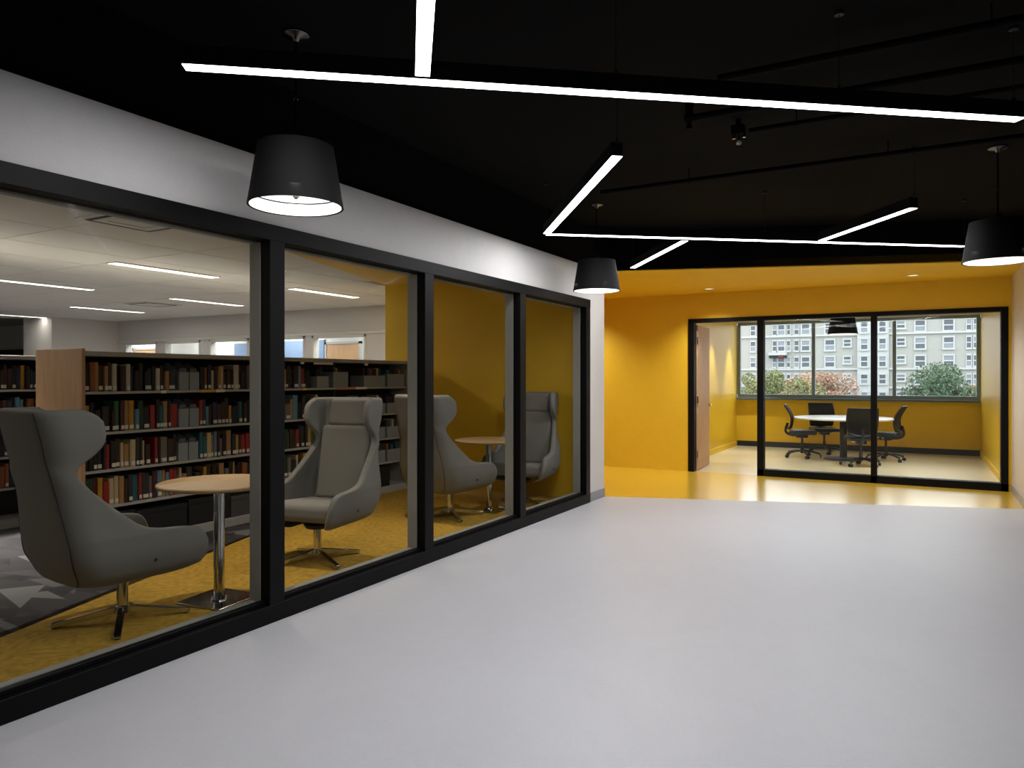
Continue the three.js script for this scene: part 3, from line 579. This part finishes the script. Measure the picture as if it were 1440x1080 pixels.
function armchair(label, at, turn) {
  const t = thing('wing_armchair', label, 'armchair', at, turn);
  mesh('shell', shellGeo, m.fabric, t);
  for (const s of [-1, 1]) {
    mesh('seam', tube([0.31, 0.34, 0.38, 0.45, 0.55, 0.65, 0.75, 0.85, 0.93, 1.0, 1.08, 1.16, 1.24, 1.265].map((y) => seamPoint(y, s)), 0.003, 48, 5), m.seam, t);
    mesh('side_button', new THREE.SphereGeometry(0.01, 12, 8).scale(0.5, 1, 1).translate(s * 0.374, 0.415, 0.0), m.plastic, t);
  }
  mesh('seat_cushion', softBox(0.62, 0.14, 0.6, 0.05).rotateX(-0.08).translate(0, 0.395, -0.03), m.fabric, t);
  mesh('back_cushion', softBox(0.49, 0.62, 0.08, 0.035).rotateX(-0.165).translate(0, 0.735, -0.385), m.fabric, t);
  mesh('headrest', softBox(0.4, 0.235, 0.085, 0.035).rotateX(-0.2).translate(0, 1.15, -0.475), m.fabric, t);
  mesh('swivel_plate', [cyl(0.11, 0.09, 0.03, 0.26, 24)], m.plastic, t);
  mesh('column', [cyl(0.032, 0.032, 0.22, 0.05, 24), cyl(0.045, 0.05, 0.04, 0.05, 24)], m.chrome, t);
  starBase(t, 4, 0.36, Math.PI / 4 + 0.25, m.chrome);
  return t;
}
const D2R = Math.PI / 180;
armchair('grey wing armchair seen from behind beside the oak end panel', [-4.155, 0, -2.65], 174 * D2R);
armchair('grey wing armchair facing the corridor across the first oak side table', [-4.17, 0, -4.28], 9 * D2R);
armchair('grey wing armchair turned to the yellow end wall near the second side table', [-4.27, 0, -6.3], 172 * D2R);
armchair('grey wing armchair standing against the yellow end wall', [-3.97, 0, -7.32], 11 * D2R);

// ------------------------------------------------------------------ side tables
function sideTable(label, at, turn) {
  const t = thing('side_table', label, 'side table', at, turn);
  mesh('table_top', metreUV(lathe([[0.001, 0.745], [0.352, 0.745], [0.368, 0.75], [0.376, 0.76], [0.374, 0.769], [0.364, 0.773], [0.001, 0.773]], 64)), m.oakTop, t);
  mesh('support_plate', cyl(0.12, 0.12, 0.008, 0.737, 24), m.plastic, t);
  mesh('column', cyl(0.034, 0.034, 0.73, 0.01, 24), m.chrome, t);
  mesh('base_plate', rbox(-0.185, 0.185, 0.003, 0.014, -0.185, 0.185, 0.004), m.chrome, t);
  mesh('collar', cyl(0.05, 0.056, 0.02, 0.012, 24), m.chrome, t);
  return t;
}
sideTable('round oak side table on a chrome post between the front armchairs', [-3.985, 0, -3.2], 0.12);
sideTable('round oak side table on a chrome post by the yellow end wall', [-4.11, 0, -6.82], 0.05);

// ------------------------------------------------------------------ meeting table and task chairs
const mt = thing('meeting_table', 'round white meeting table on a black pedestal', 'table', [-1.17, 0, -14.15]);
mesh('table_top', lathe([[0.001, 0.712], [0.8, 0.712], [0.822, 0.722], [0.826, 0.735], [0.82, 0.742], [0.001, 0.742]], 64), m.tableWhite, mt);
mesh('pedestal', [cyl(0.06, 0.06, 0.68, 0.03, 24), cyl(0.25, 0.28, 0.012, 0.7, 24)], m.plastic, mt);
mesh('foot_plate', lathe([[0.001, 0.001], [0.32, 0.001], [0.325, 0.012], [0.3, 0.022], [0.08, 0.04], [0.001, 0.04]], 40), m.plastic, mt);
function taskChair(label, at, turn) {
  const t = thing('task_chair', label, 'office chair', at, turn);
  const s = softBox(0.48, 0.07, 0.46, 0.03, 0.01).translate(0, 0.46, 0.02); mesh('seat', s, m.plastic, t);
  const back = new THREE.BoxGeometry(0.44, 0.44, 0.02, 8, 10, 1).translate(0, 0.73, 0), p = back.attributes.position;
  for (let i = 0; i < p.count; i++) { const x = p.getX(i), y = p.getY(i), v = (y - 0.51) / 0.44; p.setXYZ(i, x * (0.88 + 0.3 * v - 0.2 * v * v), y, p.getZ(i) - 0.22 - 0.09 * v * v + 0.05 * Math.sin(v * Math.PI) + 0.5 * x * x); }
  back.computeVertexNormals(); mesh('backrest', back, m.meshBlack, t);
  mesh('back_frame', [tube([[-0.2, 0.52, -0.2], [-0.23, 0.74, -0.18], [-0.22, 0.95, -0.29]], 0.012, 14, 6), tube([[0.2, 0.52, -0.2], [0.23, 0.74, -0.18], [0.22, 0.95, -0.29]], 0.012, 14, 6), bar([-0.22, 0.95, -0.29], [0.22, 0.95, -0.29], 0.012)], m.plastic, t);
  mesh('back_support', [tube([[0, 0.42, 0], [0, 0.4, -0.18], [0, 0.46, -0.28], [0, 0.62, -0.25]], 0.022, 16, 8), tube([[0, 0.5, -0.27], [-0.12, 0.52, -0.25], [-0.2, 0.55, -0.21]], 0.014), tube([[0, 0.5, -0.27], [0.12, 0.52, -0.25], [0.2, 0.55, -0.21]], 0.014)], m.plastic, t);
  mesh('tilt_mechanism', rbox(-0.08, 0.08, 0.36, 0.43, -0.1, 0.1, 0.015), m.plastic, t);
  mesh('lever_knob', cyl(0.022, 0.022, 0.05, 0, 12).rotateZ(Math.PI / 2).translate(0.14, 0.4, 0.02), m.chrome, t);
  mesh('gas_lift', [cyl(0.02, 0.02, 0.2, 0.18, 14), cyl(0.03, 0.03, 0.14, 0.08, 14)], m.plastic, t);
  for (let k = 0; k < 5; k++) {
    const a = 0.3 + k * 2 * Math.PI / 5, c = Math.cos(a), d = Math.sin(a);
    const leg = mesh('base_leg', tube([[0, 0.12, 0], [c * 0.14, 0.115, d * 0.14], [c * 0.3, 0.075, d * 0.3]], 0.018, 8, 6), m.plastic, t);
    mesh('caster', [cyl(0.028, 0.028, 0.018, -0.009, 16).rotateZ(Math.PI / 2).rotateY(a).translate(c * 0.31 + d * 0.016, 0.028, d * 0.31 - c * 0.016), cyl(0.028, 0.028, 0.018, -0.009, 16).rotateZ(Math.PI / 2).rotateY(a).translate(c * 0.31 - d * 0.016, 0.028, d * 0.31 + c * 0.016), bar([c * 0.3, 0.03, d * 0.3], [c * 0.3, 0.08, d * 0.3], 0.008)], m.plastic, leg);
  }
  return t;
}
taskChair('black mesh task chair at the table on the side of the open door', [-1.85, 0, -14.1], 95 * D2R);
taskChair('black mesh task chair at the table with its back to the outside window', [-1.58, 0, -15.05], 20 * D2R);
taskChair('black mesh task chair at the table with its back to the glass partition', [-0.83, 0, -13.2], 190 * D2R);
taskChair('black mesh task chair at the table on the side of the plain yellow wall', [-0.5, 0, -14.25], -100 * D2R);

// ------------------------------------------------------------------ outside: street, apartment block, trees
const ground = struct('ground', 'grey street far below the meeting room window', 'street');
mesh('paving', slab([[-160, -17], [160, -17], [160, -200], [-160, -200]], -10.5, -10.3), M('#8b8a86', 0.9), ground);
const ZB = -130;
const bld = thing('apartment_building', 'pale stone apartment block with rows of sash windows outside', 'building', [0, -10.3, 0]);
const fx = (px) => onZ(px, 500, ZB)[0], fy = (py, px = 1230) => onZ(px, py, ZB)[1] + 10.3;
m.stone = M('#a9a7a1', 0.9, { map: sized(mottle, 14) }); m.trimStone = M('#b6b7b5', 0.8); m.paneDark = M('#50545c', 0.15); m.paneLight = M('#83878e', 0.2); m.sash = M('#c4c6c6', 0.6);
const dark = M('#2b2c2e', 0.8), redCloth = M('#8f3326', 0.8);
mesh('facade_wall', metreUV(box(-46, 60, 0, 24.5, ZB, ZB - 14)), m.stone, bld);
const cols = [[1056, 1062, 0], [1087, 1092, 0], [1094.5, 1103, 0], [1107, 1111, 0], [1117.5, 1123, 0], [1128, 1138, 0], [1161, 1173, 0], [1187, 1196, 1], [1211.5, 1220, 2], [1237, 1245.5, 2], [1261.5, 1272, 1], [1287.5, 1300.5, 0], [1327.5, 1340.5, 0], [1359.5, 1365.5, 0], [1369.5, 1376, 0], [1398, 1408, 0]];
const rowsY = [[430, 444], [453, 467], [477, 491], [501.5, 515], [527, 539], [552, 563], [578, 590]];
const bay0 = fx(1206), bay1 = fx(1250);
mesh('bay_front', metreUV(box(bay0, bay1, 0, 24, ZB + 0.7, ZB + 0.02)), m.trimStone, bld);
rowsY.forEach(([y0, y1], r) => cols.forEach(([p0, p1, kind], c) => {
  const x0 = fx(p0), x1 = fx(p1), zf = kind === 2 ? ZB + 0.7 : ZB, t1 = fy(y0), t0 = fy(kind === 1 ? (y0 + y1) / 2 + 2 : y1);
  const k = x1 - x0 < 0.8 ? 0.11 : 0.22, f = mesh('window', [box(x0 - k, x1 + k, t1, t1 + 0.25, zf, zf + 0.18), box(x0 - k * 1.2, x1 + k * 1.2, t0 - 0.28, t0, zf, zf + 0.3), box(x0 - k, x0, t0, t1, zf, zf + 0.14), box(x1, x1 + k, t0, t1, zf, zf + 0.14)], m.trimStone, bld);
  const half = (t0 + t1) / 2, dk = (c * 7 + r * 5) % 3;
  mesh('upper_pane', box(x0, x1, half, t1, zf + 0.01, zf + 0.05), dk === 0 ? m.paneLight : m.paneDark, f);
  mesh('lower_pane', box(x0, x1, t0, half, zf + 0.01, zf + 0.04), dk === 1 ? m.paneLight : m.paneDark, f);
  mesh('meeting_rail', box(x0, x1, half - 0.07, half + 0.07, zf + 0.01, zf + 0.09), m.sash, f);
}));
for (const y of [fy(470), fy(519), fy(545), fy(446)]) mesh('stone_course', rbox(-46, 60, y - 0.16, y + 0.16, ZB, ZB + 0.35, 0.05, 1), m.trimStone, bld);
mesh('cornice', rbox(-46.5, 60.5, 24.2, 25, ZB - 0.5, ZB + 1.1, 0.1, 1), m.trimStone, bld);
const aw = mesh('balcony_canopy', rbox(fx(1082), fx(1107.5), fy(500, 1095), fy(496, 1095), ZB, ZB + 1.3, 0.04, 1), m.trimStone, bld);
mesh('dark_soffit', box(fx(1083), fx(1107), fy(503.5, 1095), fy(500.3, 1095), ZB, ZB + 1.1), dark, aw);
mesh('red_cloth', box(fx(1096), fx(1103), fy(503, 1095), fy(501, 1095), ZB + 1.1, ZB + 1.16), redCloth, aw);

function tree(label, px, pyTop, z, rx, ry, tones, n) {
  const c = onZ(px, pyTop, z), t = thing('street_tree', label, 'tree', [c[0], -10.3, z]), top = c[1] + 10.3, cy = top - ry;
  mesh('trunk', [tube([[0, 0, 0], [0.1, cy * 0.5, 0.05], [0, cy, 0]], 0.22, 8, 7), tube([[0, cy * 0.75, 0], [rx * 0.3, cy, 0.3], [rx * 0.5, cy + ry * 0.4, 0.2]], 0.09, 8, 5), tube([[0, cy * 0.75, 0], [-rx * 0.3, cy, -0.3], [-rx * 0.5, cy + ry * 0.3, 0.4]], 0.09, 8, 5)], M('#5a4a3c', 0.95), t);
  const pos = [], col = [], nor = [], cc = tones.map((h) => new THREE.Color(h)), clumps = [];
  for (let i = 0; i < 26; i++) { const a = rnd() * 6.283, u = rr(-0.8, 1), s = Math.sqrt(1 - u * u) * rr(0.35, 0.8); clumps.push([Math.cos(a) * s * rx, cy + u * ry * 0.75, Math.sin(a) * s * rx, rr(0.24, 0.42) * rx, Math.floor(rnd() * cc.length)]); }
  for (let i = 0; i < n; i++) {
    const k = clumps[Math.floor(rnd() * clumps.length)], a = rnd() * 6.283, u = rr(-1, 1), s = Math.sqrt(1 - u * u), R = k[3] * Math.cbrt(rr(0.2, 1));
    const P = new THREE.Vector3(k[0] + Math.cos(a) * s * R, k[1] + u * R * ry / rx, k[2] + Math.sin(a) * s * R);
    const e1 = new THREE.Vector3(rr(-1, 1), rr(-1, 1), rr(-1, 1)).normalize(), e2 = new THREE.Vector3(rr(-1, 1), rr(-1, 1), rr(-1, 1)).cross(e1).normalize(), l = rr(0.12, 0.24);
    const q4 = [P.clone().addScaledVector(e1, l), P.clone().addScaledVector(e2, l * 0.5), P.clone().addScaledVector(e1, -l), P.clone().addScaledVector(e2, -l * 0.5)], N = e1.clone().cross(e2);
    const C = cc[rnd() < 0.7 ? k[4] : Math.floor(rnd() * cc.length)], b = rr(0.8, 1.2);
    for (const j of [0, 1, 2, 0, 2, 3]) { pos.push(...q4[j].toArray()); nor.push(N.x, N.y, N.z); col.push(C.r * b, C.g * b, C.b * b); }
  }
  const g = new THREE.BufferGeometry(); g.setAttribute('position', new THREE.Float32BufferAttribute(pos, 3)); g.setAttribute('normal', new THREE.Float32BufferAttribute(nor, 3)); g.setAttribute('color', new THREE.Float32BufferAttribute(col, 3));
  const f = mesh('foliage', g, new THREE.MeshPhysicalMaterial({ color: '#ffffff', vertexColors: true, roughness: 0.8, side: THREE.DoubleSide }), t); f.userData.kind = 'stuff';
}
tree('yellow green street tree outside next to the left window frame', 1077, 511, -118, 4.6, 4.2, ['#7e8558', '#66784c', '#9a9768', '#566a48'], 9000);
tree('pinkish autumn tree outside in front of the pale building', 1160, 522, -108, 5.4, 3.6, ['#b3927d', '#a8826e', '#b9a087', '#8a8462'], 9000);
tree('tan autumn tree outside between the green and pinkish ones', 1125, 530, -97, 3.6, 3.0, ['#a8926f', '#98855f', '#7b8258', '#b3957a'], 6000);
tree('dark green street tree outside behind the window mullion', 1319, 512, -112, 5.0, 4.6, ['#546a50', '#465c4a', '#64765a', '#7e7f62'], 10000);
tree('low rusty tree outside at the edge of the window', 1378, 541, -123, 3.4, 2.6, ['#b98f62', '#a67d55', '#8d8a55'], 4000);

renderer.render(scene, camera);
